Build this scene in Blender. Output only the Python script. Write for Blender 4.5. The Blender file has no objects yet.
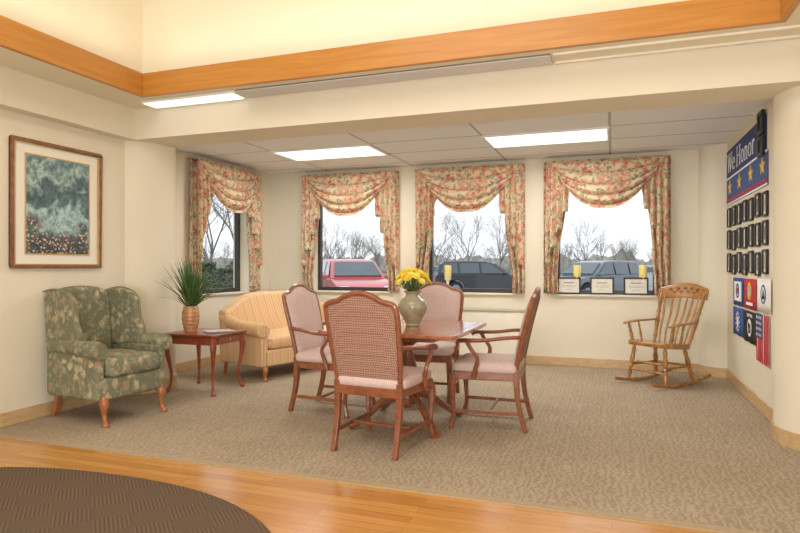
import bpy, math, random
from mathutils import Vector, Matrix, Euler, noise
random.seed(7)
C = bpy.context.scene.collection
PI = math.pi
SA, CA = 0.3331, 0.9429
def lin(c):
    c = c/255.0
    return c/12.92 if c <= .04045 else ((c+.055)/1.055)**2.4
def rgb(r, g, b): return (lin(r), lin(g), lin(b), 1)
def ray(px, d):
    u = (px-400)/600.0
    return (d*(u*CA-SA), d*(u*SA+CA))

# ------------------------------------------------------------ mesh helpers
def cr(P, k=6):
    n = len(P); out = []
    if n < 3: return [tuple(p) for p in P]
    for i in range(n-1):
        p0 = P[max(i-1, 0)]; p1 = P[i]; p2 = P[i+1]; p3 = P[min(i+2, n-1)]
        for j in range(k):
            t = j/k
            out.append(tuple(.5*((2*b)+(c-a)*t+(2*a-5*b+4*c-d)*t*t+(-a+3*b-3*c+d)*t*t*t) for a, b, c, d in zip(p0, p1, p2, p3)))
    out.append(tuple(P[-1]))
    return out

class MB:
    def __init__(s): s.v = []; s.f = []
    def add(s, vs, fs, mat=None):
        o = len(s.v)
        for p in vs:
            p = Vector(p)
            s.v.append(mat @ p if mat is not None else p)
        for f in fs: s.f.append([o+i for i in f])
        return s
    def box(s, x0, x1, y0, y1, z0, z1, mat=None):
        vs = [(x0,y0,z0),(x1,y0,z0),(x1,y1,z0),(x0,y1,z0),(x0,y0,z1),(x1,y0,z1),(x1,y1,z1),(x0,y1,z1)]
        fs = [(3,2,1,0),(4,5,6,7),(0,1,5,4),(1,2,6,5),(2,3,7,6),(3,0,4,7)]
        return s.add(vs, fs, mat)
    def sweep(s, pts, rad, n=8, ref=(0,1,0), caps=True, closed=False):
        ref = Vector(ref); P = [Vector(p[:3]) for p in pts]; N = len(P)
        o = len(s.v)
        for i, p in enumerate(P):
            if closed: t = P[(i+1) % N]-P[i-1]
            else: t = P[min(i+1, N-1)]-P[max(i-1, 0)]
            t.normalize()
            a = t.cross(ref)
            if a.length < 1e-4: a = t.cross(Vector((0.3,0.2,1)))
            a.normalize(); b = a.cross(t).normalized()
            r = rad[i] if isinstance(rad, list) else rad
            if not isinstance(r, (tuple, list)): r = (r, r)
            for j in range(n):
                if n == 4:
                    sx, sy = [(1,1),(-1,1),(-1,-1),(1,-1)][j]
                else:
                    an = 2*PI*j/n; sx, sy = math.cos(an), math.sin(an)
                s.v.append(p+a*(sx*r[0])+b*(sy*r[1]))
        M = N if closed else N-1
        for i in range(M):
            i2 = (i+1) % N
            for j in range(n):
                j2 = (j+1) % n
                s.f.append([o+i*n+j, o+i*n+j2, o+i2*n+j2, o+i2*n+j])
        if caps and not closed:
            s.f.append([o+j for j in range(n)][::-1]); s.f.append([o+(N-1)*n+j for j in range(n)])
        return s
    def sw(s, ctrl, k=5, n=8, ref=(0,1,0)):
        c2 = [tuple(c) if len(c) == 5 else tuple(c)+(c[3],) for c in ctrl]
        q = cr(c2, k)
        return s.sweep([c[:3] for c in q], [(max(c[3],.0005), max(c[4],.0005)) for c in q], n, ref)
    def lathe(s, prof, n=24, c=(0,0,0), mat=None):
        vs = []; fs = []
        for r, z in prof:
            for j in range(n):
                a = 2*PI*j/n
                vs.append((c[0]+r*math.cos(a), c[1]+r*math.sin(a), c[2]+z))
        for i in range(len(prof)-1):
            for j in range(n):
                j2 = (j+1) % n
                fs.append((i*n+j, i*n+j2, (i+1)*n+j2, (i+1)*n+j))
        fs.append(list(range(n))[::-1]); fs.append([(len(prof)-1)*n+j for j in range(n)])
        return s.add(vs, fs, mat)
    def prism(s, poly, axis, t0, t1, fn=None, mat=None):
        def P(p, t):
            q = {'y': (p[0], t, p[1]), 'x': (t, p[0], p[1]), 'z': (p[0], p[1], t)}[axis]
            return fn(*q) if fn else q
        n = len(poly)
        vs = [P(p, t0) for p in poly]+[P(p, t1) for p in poly]
        fs = [list(range(n))[::-1], list(range(n, 2*n))]+[(i, (i+1) % n, n+(i+1) % n, n+i) for i in range(n)]
        return s.add(vs, fs, mat)
    def sell(s, c, sz, e1=.3, e2=.3, n=28, m=14, mat=None):
        def pw(x, e): return math.copysign(abs(x)**e, x)
        vs = []; fs = []
        for i in range(m+1):
            ph = -PI/2+PI*i/m
            for j in range(n):
                th = 2*PI*(j+.5)/n
                vs.append((c[0]+sz[0]/2*pw(math.cos(ph), e1)*pw(math.cos(th), e2),
                           c[1]+sz[1]/2*pw(math.cos(ph), e1)*pw(math.sin(th), e2),
                           c[2]+sz[2]/2*pw(math.sin(ph), e1)))
        for i in range(m):
            for j in range(n):
                fs.append((i*n+j, i*n+(j+1) % n, (i+1)*n+(j+1) % n, (i+1)*n+j))
        return s.add(vs, fs, mat)
    def grid(s, fn, nu, nv):
        o = len(s.v)
        for i in range(nu+1):
            for j in range(nv+1): s.v.append(Vector(fn(i/nu, j/nv)))
        for i in range(nu):
            for j in range(nv):
                a = o+i*(nv+1)+j
                s.f.append([a, a+nv+1, a+nv+2, a+1])
        return s
    def build(s, name, mat, parent=None, smooth=True, bevel=0, solid=0, seg=2, ang=40):
        me = bpy.data.meshes.new(name)
        me.from_pydata([tuple(v) for v in s.v], [], s.f)
        import bmesh
        bm = bmesh.new(); bm.from_mesh(me)
        bmesh.ops.remove_doubles(bm, verts=bm.verts, dist=1e-5)
        if not solid: bmesh.ops.recalc_face_normals(bm, faces=bm.faces)
        bm.to_mesh(me); bm.free()
        me.materials.append(mat)
        o = bpy.data.objects.new(name, me); C.objects.link(o)
        if smooth:
            for p in me.polygons: p.use_smooth = True
            me.set_sharp_from_angle(angle=math.radians(ang))
        if solid:
            m = o.modifiers.new('solid', 'SOLIDIFY'); m.thickness = solid; m.offset = 0
        if bevel:
            m = o.modifiers.new('bevel', 'BEVEL'); m.width = bevel; m.segments = seg; m.limit_method = 'ANGLE'; m.angle_limit = math.radians(35)
            m.harden_normals = False
        if parent: o.parent = parent
        return o
def bxm(*a): return MB().box(*a)

def thing(name, label, cat, loc=(0,0,0), rotz=0, group=None, rot=None):
    o = bpy.data.objects.new(name, None); C.objects.link(o)
    o.empty_display_size = .1
    o.location = loc; o.rotation_euler = rot if rot else (0, 0, rotz)
    o['label'] = label; o['category'] = cat
    if group: o['group'] = group
    return o
def tag(o, label, cat, group=None, kind=None):
    o['label'] = label; o['category'] = cat
    if group: o['group'] = group
    if kind: o['kind'] = kind
    return o
def struct(o):
    o['kind'] = 'structure'; return o
def dup(root, loc, rotz=None, label=None, scale=None):
    r = root.copy(); C.objects.link(r); r.location = loc
    if rotz is not None: r.rotation_euler = (root.rotation_euler[0], root.rotation_euler[1], rotz)
    if label: r['label'] = label
    if scale: r.scale = (scale,)*3
    for ch in list(root.children):
        c = ch.copy(); C.objects.link(c); c.parent = r
        for g in list(ch.children):
            d = g.copy(); C.objects.link(d); d.parent = c
    return r

# ------------------------------------------------------------ materials
def newmat(name):
    m = bpy.data.materials.new(name); m.use_nodes = True
    nt = m.node_tree; b = nt.nodes['Principled BSDF']
    return m, nt, b
def nd(nt, t, **k):
    n = nt.nodes.new(t)
    for a, v in k.items():
        if a in n.inputs: n.inputs[a].default_value = v
        else: setattr(n, a, v)
    return n
def coords(nt, scale=(1,1,1), loc=(0,0,0), rot=(0,0,0)):
    tc = nt.nodes.new('ShaderNodeTexCoord'); mp = nt.nodes.new('ShaderNodeMapping')
    mp.inputs['Scale'].default_value = scale; mp.inputs['Location'].default_value = loc; mp.inputs['Rotation'].default_value = rot
    nt.links.new(tc.outputs['Object'], mp.inputs['Vector'])
    return mp.outputs['Vector']
def mixc(nt, fac, a, b, mode='MIX'):
    n = nt.nodes.new('ShaderNodeMix'); n.data_type = 'RGBA'; n.blend_type = mode
    for idx, x in ((0, fac), (6, a), (7, b)):
        if isinstance(x, bpy.types.NodeSocket): nt.links.new(x, n.inputs[idx])
        else: n.inputs[idx].default_value = x
    return n.outputs[2]
def ramp(nt, fac, stops, interp='LINEAR'):
    n = nt.nodes.new('ShaderNodeValToRGB'); n.color_ramp.interpolation = interp
    e = n.color_ramp.elements
    while len(e) < len(stops): e.new(.5)
    for i, (p, c) in enumerate(stops):
        e[i].position = p; e[i].color = c
    nt.links.new(fac, n.inputs[0])
    return n.outputs[0]
def bump(nt, b, h, strength=.2, dist=.01):
    n = nt.nodes.new('ShaderNodeBump'); n.inputs['Strength'].default_value = strength; n.inputs['Distance'].default_value = dist
    nt.links.new(h, n.inputs['Height']); nt.links.new(n.outputs[0], b.inputs['Normal'])
def M(name, c, rough=.6, var=.08, scale=6, metal=0, bmp=0, bscale=None, spec=.5, coat=0):
    m, nt, b = newmat(name)
    v = coords(nt)
    n = nd(nt, 'ShaderNodeTexNoise', Scale=scale, Detail=4.0); nt.links.new(v, n.inputs['Vector'])
    dark = tuple(x*(1-var) for x in c[:3])+(1,); lite = tuple(min(1, x*(1+var)) for x in c[:3])+(1,)
    nt.links.new(ramp(nt, n.outputs[0], [(.3, dark), (.7, lite)]), b.inputs['Base Color'])
    b.inputs['Roughness'].default_value = rough; b.inputs['Metallic'].default_value = metal
    b.inputs['Specular IOR Level'].default_value = spec
    b.inputs['Coat Weight'].default_value = coat
    if bmp:
        n2 = nd(nt, 'ShaderNodeTexNoise', Scale=bscale or scale*10, Detail=3.0); nt.links.new(v, n2.inputs['Vector'])
        bump(nt, b, n2.outputs[0], bmp)
    return m
def wood(name, c1, c2, sc=(3,3,30), rough=.35, coat=.2):
    m, nt, b = newmat(name)
    v = coords(nt, sc)
    n = nd(nt, 'ShaderNodeTexNoise', Scale=2.0, Detail=6.0, Distortion=.8); nt.links.new(v, n.inputs['Vector'])
    nt.links.new(ramp(nt, n.outputs[0], [(.3, c1), (.7, c2)]), b.inputs['Base Color'])
    b.inputs['Roughness'].default_value = rough; b.inputs['Coat Weight'].default_value = coat; b.inputs['Coat Roughness'].default_value = .2
    return m
def emis(name, c, s):
    m, nt, b = newmat(name)
    b.inputs['Base Color'].default_value = c
    v = coords(nt); n = nd(nt, 'ShaderNodeTexNoise', Scale=8.0); nt.links.new(v, n.inputs['Vector'])
    nt.links.new(ramp(nt, n.outputs[0], [(0, c), (1, tuple(x*.97 for x in c[:3])+(1,))]), b.inputs['Emission Color'])
    b.inputs['Emission Strength'].default_value = s
    return m
def floral(name, base, cols, leaf, scale=16, rough=.85, leafscale=1.6, fr=.42, lr=.3, keep=.72, soft=.14, lk=.55):
    m, nt, b = newmat(name)
    v = coords(nt)
    nz = nd(nt, 'ShaderNodeTexNoise', Scale=scale*1.3, Detail=2.0); nt.links.new(v, nz.inputs['Vector'])
    ad = nt.nodes.new('ShaderNodeVectorMath'); ad.operation = 'MULTIPLY_ADD'
    nt.links.new(nz.outputs[1], ad.inputs[0]); ad.inputs[1].default_value = (.09*16/scale,)*3; nt.links.new(v, ad.inputs[2])
    v1 = nd(nt, 'ShaderNodeTexVoronoi', Scale=float(scale)); nt.links.new(ad.outputs[0], v1.inputs['Vector'])
    v2 = nd(nt, 'ShaderNodeTexVoronoi', Scale=float(scale*leafscale)); nt.links.new(ad.outputs[0], v2.inputs['Vector'])
    sep = nt.nodes.new('ShaderNodeSeparateColor'); nt.links.new(v1.outputs['Color'], sep.inputs[0])
    k = len(cols)
    fc = ramp(nt, sep.outputs[0], [(i/k, c) for i, c in enumerate(cols)], 'CONSTANT')
    W, B = (1,1,1,1), (0,0,0,1)
    lm = ramp(nt, v2.outputs['Distance'], [(lr*.7, W), (lr+.12, B)])
    sep2 = nt.nodes.new('ShaderNodeSeparateColor'); nt.links.new(v2.outputs['Color'], sep2.inputs[0])
    sel = ramp(nt, sep2.outputs[1], [(0, W), (lk, B)], 'CONSTANT')
    lm2 = mixc(nt, 1.0, lm, sel, 'MULTIPLY')
    fm = ramp(nt, v1.outputs['Distance'], [(fr*.55, W), (fr+soft, B)])
    sel1 = ramp(nt, sep.outputs[1], [(0, W), (keep, B)], 'CONSTANT')
    fm2 = mixc(nt, 1.0, fm, sel1, 'MULTIPLY')
    c1 = mixc(nt, lm2, base, leaf)
    shade = ramp(nt, v1.outputs['Distance'], [(0, (.8,.72,.7,1)), (.22, (1,1,1,1))])
    fc2 = mixc(nt, 1.0, fc, shade, 'MULTIPLY')
    c2 = mixc(nt, fm2, c1, fc2)
    nt.links.new(c2, b.inputs['Base Color'])
    b.inputs['Roughness'].default_value = rough; b.inputs['Specular IOR Level'].default_value = .2
    return m

m_wall = M('wall_paint', rgb(228, 219, 197), .85, .015, 3, bmp=.05, bscale=90)
m_upper = M('upper_wall_paint', rgb(234,225,200), .9, .015, 3)
m_base = wood('oak_base', rgb(190,156,110), rgb(210,178,134), (6,6,20), .5)
m_trim = wood('orange_trim', rgb(182,120,44), rgb(200,138,58), (1,1,14), .4)
m_cherry = wood('cherry_wood', rgb(118,66,42), rgb(150,90,60), (8,8,14), .3)
m_cherry2 = wood('cherry_tabletop', rgb(138,78,50), rgb(166,100,68), (14,2,3), .14, .5)
m_red = wood('red_wood', rgb(122,54,32), rgb(154,76,46), (8,8,14), .3)
m_legoak = wood('leg_wood', rgb(150,90,46), rgb(178,114,66), (8,8,14), .35)
m_rock = wood('rocker_wood', rgb(132,84,36), rgb(186,132,66), (8,8,12), .2, .5)
m_gold = wood('picture_frame_wood', rgb(116,74,44), rgb(150,102,64), (8,8,8), .35)
m_goldin = M('gold_lip', rgb(196,164,104), .35, .1, 20, metal=.4)
m_mat = M('picture_mat', rgb(236,230,214), .9, .02)
m_black = M('black_frame', rgb(22,20,20), .4, .1)
m_bronze = M('bronze_frame', rgb(52,46,42), .4, .1)
m_white = M('white_plastic', rgb(236,234,228), .5, .02)
m_cream = M('cream_enamel', rgb(238,232,216), .5, .03)
m_grille = M('pale_grille', rgb(216,212,204), .6, .05, 60)
m_groove = M('grille_groove', rgb(120,116,108), .7, .05, 60)
m_seam = M('seam_grey', rgb(180,170,150), .6, .1, 60)
m_sill = M('sill_paint', rgb(222,212,192), .5, .02)
m_pink = M('pink_fabric', rgb(206,182,174), .9, .07, 60, bmp=.15, bscale=300, spec=.2)
m_curt = floral('curtain_floral', rgb(218,198,164), [rgb(210,130,108), rgb(196,106,92), rgb(220,160,132), rgb(206,144,112), rgb(176,146,134)], rgb(132,142,110), 15, fr=.5, lr=.42, keep=.78, soft=.16, lk=.7)
m_wing = floral('wing_floral', rgb(122,122,98), [rgb(184,168,134), rgb(164,142,114), rgb(194,182,150), rgb(156,152,124)], rgb(148,148,122), 16, fr=.42, lr=.36, soft=.2)
m_glassy, nt, b = newmat('window_glass')
tr = nt.nodes.new('ShaderNodeBsdfTransparent')
v = coords(nt); nz = nd(nt, 'ShaderNodeTexNoise', Scale=2.0); nt.links.new(v, nz.inputs['Vector'])
nt.links.new(ramp(nt, nz.outputs[0], [(0, (.97,.98,.98,1)), (1, (.99,.99,.99,1))]), tr.inputs[0])
nt.links.new(tr.outputs[0], nt.nodes['Material Output'].inputs['Surface'])

m_dots, nt, b = newmat('dotted_fabric')
v = coords(nt, (1,1,1), rot=(0, PI/4, 0))
ck = nd(nt, 'ShaderNodeTexChecker', Scale=115.0, Color1=rgb(180,144,124), Color2=rgb(124,82,68)); nt.links.new(v, ck.inputs['Vector'])
nt.links.new(ck.outputs[0], b.inputs['Base Color']); b.inputs['Roughness'].default_value = .9

m_stripe, nt, b = newmat('striped_fabric')
v = coords(nt)
sp = nt.nodes.new('ShaderNodeSeparateXYZ'); nt.links.new(v, sp.inputs[0])
ad = nt.nodes.new('ShaderNodeMath'); ad.operation = 'ADD'; nt.links.new(sp.outputs[0], ad.inputs[0]); nt.links.new(sp.outputs[1], ad.inputs[1])
mu = nt.nodes.new('ShaderNodeMath'); mu.operation = 'MULTIPLY'; mu.inputs[1].default_value = 9.0; nt.links.new(ad.outputs[0], mu.inputs[0])
fr_ = nt.nodes.new('ShaderNodeMath'); fr_.operation = 'FRACT'; nt.links.new(mu.outputs[0], fr_.inputs[0])
nt.links.new(ramp(nt, fr_.outputs[0], [(0, rgb(206,162,112)), (.22, rgb(222,190,146)), (.42, rgb(206,150,116)), (.58, rgb(222,188,142)), (.76, rgb(204,166,116)), (.86, rgb(220,184,138))], 'LINEAR'), b.inputs['Base Color'])
b.inputs['Roughness'].default_value = .75

m_carpet, nt, b = newmat('beige_carpet')
v = coords(nt)
n1 = nd(nt, 'ShaderNodeTexNoise', Scale=90.0, Detail=2.0); nt.links.new(v, n1.inputs['Vector'])
n2 = nd(nt, 'ShaderNodeTexNoise', Scale=2.5, Detail=2.0); nt.links.new(v, n2.inputs['Vector'])
v3 = nd(nt, 'ShaderNodeTexWave', Scale=8.0, Distortion=10.0, Detail=2.0); v3.inputs['Detail Scale'].default_value = 2.0; nt.links.new(v, v3.inputs['Vector'])
ca = ramp(nt, n1.outputs[0], [(.3, rgb(152,136,114)), (.7, rgb(176,160,138))])
cb = mixc(nt, .38, ca, ramp(nt, v3.outputs[1], [(.3, rgb(134,117,96)), (.7, rgb(188,172,149))]))
cc = mixc(nt, .12, cb, ramp(nt, n2.outputs[0], [(.3, rgb(140,124,104)), (.7, rgb(194,178,156))]))
nt.links.new(cc, b.inputs['Base Color']); b.inputs['Roughness'].default_value = .98; b.inputs['Specular IOR Level'].default_value = .1
bump(nt, b, n1.outputs[0], .2, .008)
m_floor, nt, b = newmat('oak_floor')
v = coords(nt)
br = nd(nt, 'ShaderNodeTexBrick', Scale=1.0, Color1=rgb(206,150,76), Color2=rgb(188,128,58), Mortar=rgb(150,98,44))
br.inputs['Mortar Size'].default_value = .0012; br.inputs['Brick Width'].default_value = .9; br.inputs['Row Height'].default_value = .062; br.inputs['Bias'].default_value = 0
nt.links.new(v, br.inputs['Vector'])
vg = coords(nt, (2,30,1)); ng = nd(nt, 'ShaderNodeTexNoise', Scale=2.0, Detail=5.0, Distortion=.6); nt.links.new(vg, ng.inputs['Vector'])
gr = ramp(nt, ng.outputs[0], [(.3, (.80,.76,.70,1)), (.7, (1,1,1,1))])
nt.links.new(mixc(nt, 1.0, br.outputs[0], gr, 'MULTIPLY'), b.inputs['Base Color'])
b.inputs['Roughness'].default_value = .26; b.inputs['Coat Weight'].default_value = .3; b.inputs['Coat Roughness'].default_value = .15
m_rug, nt, b = newmat('brown_rug')
v = coords(nt, rot=(0,0,.75))
ck = nd(nt, 'ShaderNodeTexChecker', Scale=6.0, Color1=(1,1,1,1), Color2=(0,0,0,1)); nt.links.new(v, ck.inputs['Vector'])
wa = nd(nt, 'ShaderNodeTexWave', Scale=17.0, bands_direction='X'); nt.links.new(v, wa.inputs['Vector'])
wb = nd(nt, 'ShaderNodeTexWave', Scale=17.0, bands_direction='Y'); nt.links.new(v, wb.inputs['Vector'])
hat = mixc(nt, ck.outputs[0], wa.outputs[0], wb.outputs[0])
n1 = nd(nt, 'ShaderNodeTexNoise', Scale=150.0, Detail=3.0); nt.links.new(v, n1.inputs['Vector'])
hc = ramp(nt, hat, [(.2, rgb(82,66,54)), (.8, rgb(114,96,78))])
nt.links.new(mixc(nt, .4, hc, ramp(nt, n1.outputs[0], [(.3, rgb(76,62,52)), (.7, rgb(116,98,80))])), b.inputs['Base Color'])
b.inputs['Roughness'].default_value = 1; b.inputs['Specular IOR Level'].default_value = .1
m_ceil, nt, b = newmat('ceiling_tile')
v = coords(nt, loc=(.02,-.48,0))
br = nd(nt, 'ShaderNodeTexBrick', Scale=1.0, Color1=rgb(243,246,248), Color2=rgb(238,241,243), Mortar=rgb(188,185,180)); br.offset = 0
br.inputs['Mortar Size'].default_value = .013; br.inputs['Brick Width'].default_value = 1.22; br.inputs['Row Height'].default_value = .61
nt.links.new(v, br.inputs['Vector'])
n1 = nd(nt, 'ShaderNodeTexNoise', Scale=120.0, Detail=2.0); nt.links.new(v, n1.inputs['Vector'])
nt.links.new(mixc(nt, 1.0, br.outputs[0], ramp(nt, n1.outputs[0], [(.3, (.95,.95,.95,1)), (.6, (1,1,1,1))]), 'MULTIPLY'), b.inputs['Base Color'])
b.inputs['Roughness'].default_value = .95

# ------------------------------------------------------------ room shell
H = 2.52; BH = 2.38; UZ = 2.66
struct(bxm(-5, 2.8, 3.05, 7.75, -.1, 0).build('floor', m_carpet, smooth=False))
struct(bxm(-5, 2.8, -3.2, 3.05, -.1, 0).build('floor', m_floor, smooth=False))
m_strip = M('carpet_edge', rgb(168,148,118), .8, .08, 40)
struct(bxm(-4.3, 2.4, 3.03, 3.09, 0, .006).build('trim_1', m_strip, smooth=False))
struct(bxm(-4.9, 1.6, 4.8, 7.8, H, H+.1).build('ceiling', m_ceil, smooth=False))
WX = [-3.36, -1.715, -.075]; WH = .575; Z0, Z1 = .86, 2.32
w = MB(); xs = [-4.85]+sum([[c-WH, c+WH] for c in WX], [])+[1.45]
for i in range(0, len(xs), 2): w.box(xs[i], xs[i+1], 7.5, 7.75, -.1, H+.05)
for c in WX: w.box(c-WH, c+WH, 7.5, 7.75, -.1, Z0); w.box(c-WH, c+WH, 7.5, 7.75, Z1, H+.05)
struct(w.build('wall_back', m_wall, smooth=False))
w = MB(); W1 = 6.40
w.box(-4.88, -4.63, 4.5, W1-WH, -.1, H+.05); w.box(-4.88, -4.63, W1+WH, 7.5, -.1, H+.05)
w.box(-4.88, -4.63, W1-WH, W1+WH, -.1, Z0); w.box(-4.88, -4.63, W1-WH, W1+WH, Z1, H+.05)
w.box(-4.88, -4.3, -3.2, 4.76, -.1, BH+.02)
struct(w.build('wall_left', m_wall, smooth=False))
def halfcol(cx, cy, r, z0, z1, a0, a1, n=24):
    pts = [(cx, cy)]+[(cx+r*math.cos(a0+(a1-a0)*i/n), cy+r*math.sin(a0+(a1-a0)*i/n)) for i in range(n+1)]
    return MB().prism(pts, 'z', z0, z1)
LC = (-4.46, 4.76, .36); RC = (1.425, 4.80, .36)
struct(halfcol(*LC, 0, H, -PI, PI*.98, 48).build('wall_column_left', m_wall))
struct(halfcol(*RC, 0, H, -PI, PI*.98, 48).build('wall_column_right', m_wall))
struct(halfcol(1.17, 7.5, .25, 0, H, PI, 1.5*PI).build('wall_corner', m_wall))
struct(bxm(1.17, 1.45, 4.9, 7.5, -.1, H+.05).build('wall_right', m_wall, smooth=False))
struct(bxm(-4.9, 2.8, -3.3, -3.1, -.1, 4.4).build('wall_rear', m_wall, smooth=False))
struct(bxm(2.4, 2.6, -3.2, 5.0, -.1, 4.3).build('wall_hall', m_wall, smooth=False))
w = MB(); w.box(-4.6, -4.18, -3.2, 4.44, BH, UZ); w.box(-4.6, 2.6, 4.44, 4.85, BH, UZ); w.box(1.32, 2.6, -3.2, 4.44, BH, UZ)
struct(w.build('wall_soffit', m_wall, smooth=False))
w = MB(); w.box(-4.6, -3.82, -3.2, 4.14, UZ, 4.3); w.box(-4.6, 2.6, 4.14, 4.85, UZ, 4.3); w.box(.98, 2.6, -3.2, 4.14, UZ, 4.3)
struct(w.build('wall_upper', m_upper, smooth=False))
struct(bxm(-4.6, 2.6, -3.2, 4.85, 4.2, 4.35).build('ceiling', m_upper, smooth=False))
struct(bxm(-3.82, -3.78, -3.1, 4.10, UZ-.005, UZ+.19).build('trim_2', m_trim, smooth=False, bevel=.004))
struct(bxm(-3.82, .98, 4.10, 4.14, UZ-.005, UZ+.19).build('trim_3', m_trim, smooth=False, bevel=.004))
struct(bxm(.94, .98, -3.1, 4.10, UZ-.005, UZ+.19).build('trim_4', m_trim, smooth=False, bevel=.004))
BB = .105
struct(bxm(-4.63, .92, 7.482, 7.5, 0, BB).build('baseboard_back', m_base, smooth=False, bevel=.004))
w = MB(); w.box(-4.3, -4.284, -3.1, 4.42, 0, BB); w.box(-4.63, -4.614, 5.05, 7.482, 0, BB)
struct(w.build('baseboard_left', m_base, smooth=False, bevel=.004))
struct(bxm(1.154, 1.17, 5.1, 7.25, 0, BB).build('baseboard_right', m_base, smooth=False, bevel=.004))
struct(halfcol(LC[0], LC[1], LC[2]+.014, 0, BB, -PI, PI*.98, 48).build('baseboard_column_left', m_base))
struct(halfcol(RC[0], RC[1], RC[2]+.014, 0, BB, -PI, PI*.98, 48).build('baseboard_column_right', m_base))
struct(halfcol(1.17, 7.5, .264, 0, BB, PI, 1.5*PI).build('baseboard_corner', m_base))

def window(i, loc, rz):
    t = bpy.data.objects.new('window_%d' % i, None); C.objects.link(t); t.location = loc; t.rotation_euler = (0,0,rz); t['kind'] = 'structure'
    f = MB(); y0, y1 = .14, .2; k = .045
    f.box(-WH, -WH+k, y0, y1, Z0, Z1); f.box(WH-k, WH, y0, y1, Z0, Z1); f.box(-WH+k, WH-k, y0, y1, Z0, Z0+k+.01); f.box(-WH+k, WH-k, y0, y1, Z1-k, Z1)
    f.build('window_frame', m_bronze, t, smooth=False, bevel=.004)
    bxm(-WH+k, WH-k, .165, .171, Z0+k, Z1-k).build('pane', m_glassy, t, smooth=False)
    bxm(-WH-.02, WH+.02, -.028, .14, Z0-.02, Z0+.004).build('window_sill', m_sill, t, smooth=False, bevel=.005)
for i, c in enumerate(WX): window(i+2, (c, 7.5, 0), 0)
window(1, (-4.63, W1, 0), PI/2)

# curtains
def curtain(loc, rz, label, seed):
    t = thing('window_curtain', label, 'curtain', loc, rz, 'floral swag curtains')
    rnd = random.Random(seed)
    TZ = 2.455
    for sgn in (-1, 1):
        ph = rnd.random()*6
        def fn(u, v, sgn=sgn, ph=ph):
            xin = .40+.14*min(1, v*1.15)+.012*math.sin(v*9+ph)
            x = .705-(.705-xin)*u
            y = -.055-.036*math.sin(u*3*2*PI+ph)*(0.7+.5*v)
            z = TZ-.02-v*(TZ-.02-.872)+ .010*math.sin(u*20)
            return (sgn*x, y, z)
        MB().grid(fn, 56, 40).build('side_panel', m_curt, t, solid=.004)
        def fj(u, v, sgn=sgn, ph=ph):
            xo, xi = .67, .39
            x = xi+(xo-xi)*u
            st_ = (math.floor(u*3.999)+min(1, ((u*3.999) % 1)*1.6))/4
            zz = TZ-.01-v*(.38+.85*st_)
            y = -.125-.040*math.sin(u*4*2*PI+ph)*(.4+v*.6)
            x += .010*math.sin(u*4*2*PI+1)*v
            return (sgn*x, y, zz)
        MB().grid(fj, 72, 24).build('jabot', m_curt, t, solid=.004)
    def sw(u, v):
        s = u*2-1
        x = s*(.64-.12*v*v)
        # folds also sag, so they read as curved drapes right from the rod
        drop = (.17+.415*(1-abs(s)**2.4))
        z = TZ-v*drop-.05*math.sin(PI*v)*(1-s*s)
        f = (v*4.5) % 1.0
        bulge = math.sin(PI*f)**.8
        amp = .06*(.3+.7*(1-abs(s)**2))
        y = -.11-amp*bulge-.085*math.sin(min(v,.92)*PI)*(1-s*s)-.02*v
        return (x, y, z)
    MB().grid(sw, 52, 130).build('swag', m_curt, t, solid=.004, ang=80)
    bxm(-.70, .70, -.12, -.0, TZ-.01, TZ+.006).build('mounting_board', m_curt, t, smooth=False, bevel=.004)
curtain((WX[0], 7.5, 0), 0, 'floral swag curtain on the back window above the red vehicle', 1)
curtain((WX[1], 7.5, 0), 0, 'floral swag curtain on the middle back window behind the flower vase', 2)
curtain((WX[2], 7.5, 0), 0, 'floral swag curtain on the back window nearest the rocking chair', 3)
curtain((-4.63, W1, 0), PI/2, 'floral swag curtain on the left wall window behind the striped loveseat', 4)

# ceiling fixtures
m_em = emis('fluorescent_diffuser', (1,.975,.93,1), 1.5)
def troffer(x, label):
    t = thing('ceiling_light', label, 'ceiling light', (x, 6.275, H), 0, 'fluorescent ceiling panels')
    f = MB(); f.box(-.61,.61,-.305,-.28,-.02,0); f.box(-.61,.61,.28,.305,-.02,0); f.box(-.61,-.585,-.28,.28,-.02,0); f.box(.585,.61,-.28,.28,-.02,0)
    f.build('frame', m_white, t, smooth=False)
    bxm(-.585,.585,-.28,.28,-.012,-.002).build('diffuser', m_em, t, smooth=False)
troffer(-3.07, 'recessed fluorescent ceiling panel nearer the left wall')
troffer(-.63, 'recessed fluorescent ceiling panel nearer the rocking chair side')
t = thing('cove_light', 'bright strip light under the orange beam at its left corner', 'strip light', (-3.42, 4.31, UZ), 0)
bxm(-.5, .47, -.08, .10, -.02, 0).build('housing', m_white, t, smooth=False, bevel=.004)
bxm(-.48, .45, -.07, .09, -.026, -.02).build('diffuser', emis('strip_diffuser', (1,.97,.92,1), 1.0), t, smooth=False)
t = thing('air_grille', 'long pale slotted air grille under the orange beam', 'vent', (-1.65, 4.31, UZ), 0)
bxm(-1.28, 1.25, -.09, .10, -.010, 0).build('frame', m_groove, t, smooth=False)
g = MB()
for i in range(6): y = -.088+i*.032; g.box(-1.28, 1.25, y, y+.022, -.017, -.010)
g.build('slat_panel', m_grille, t, smooth=False)
struct(bxm(-.38, 1.30, 4.40, 4.425, UZ-.014, UZ).build('trim_5', m_cream, smooth=False))
struct(bxm(-.38, 1.30, 4.22, 4.24, UZ-.014, UZ).build('trim_6', m_cream, smooth=False))

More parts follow.
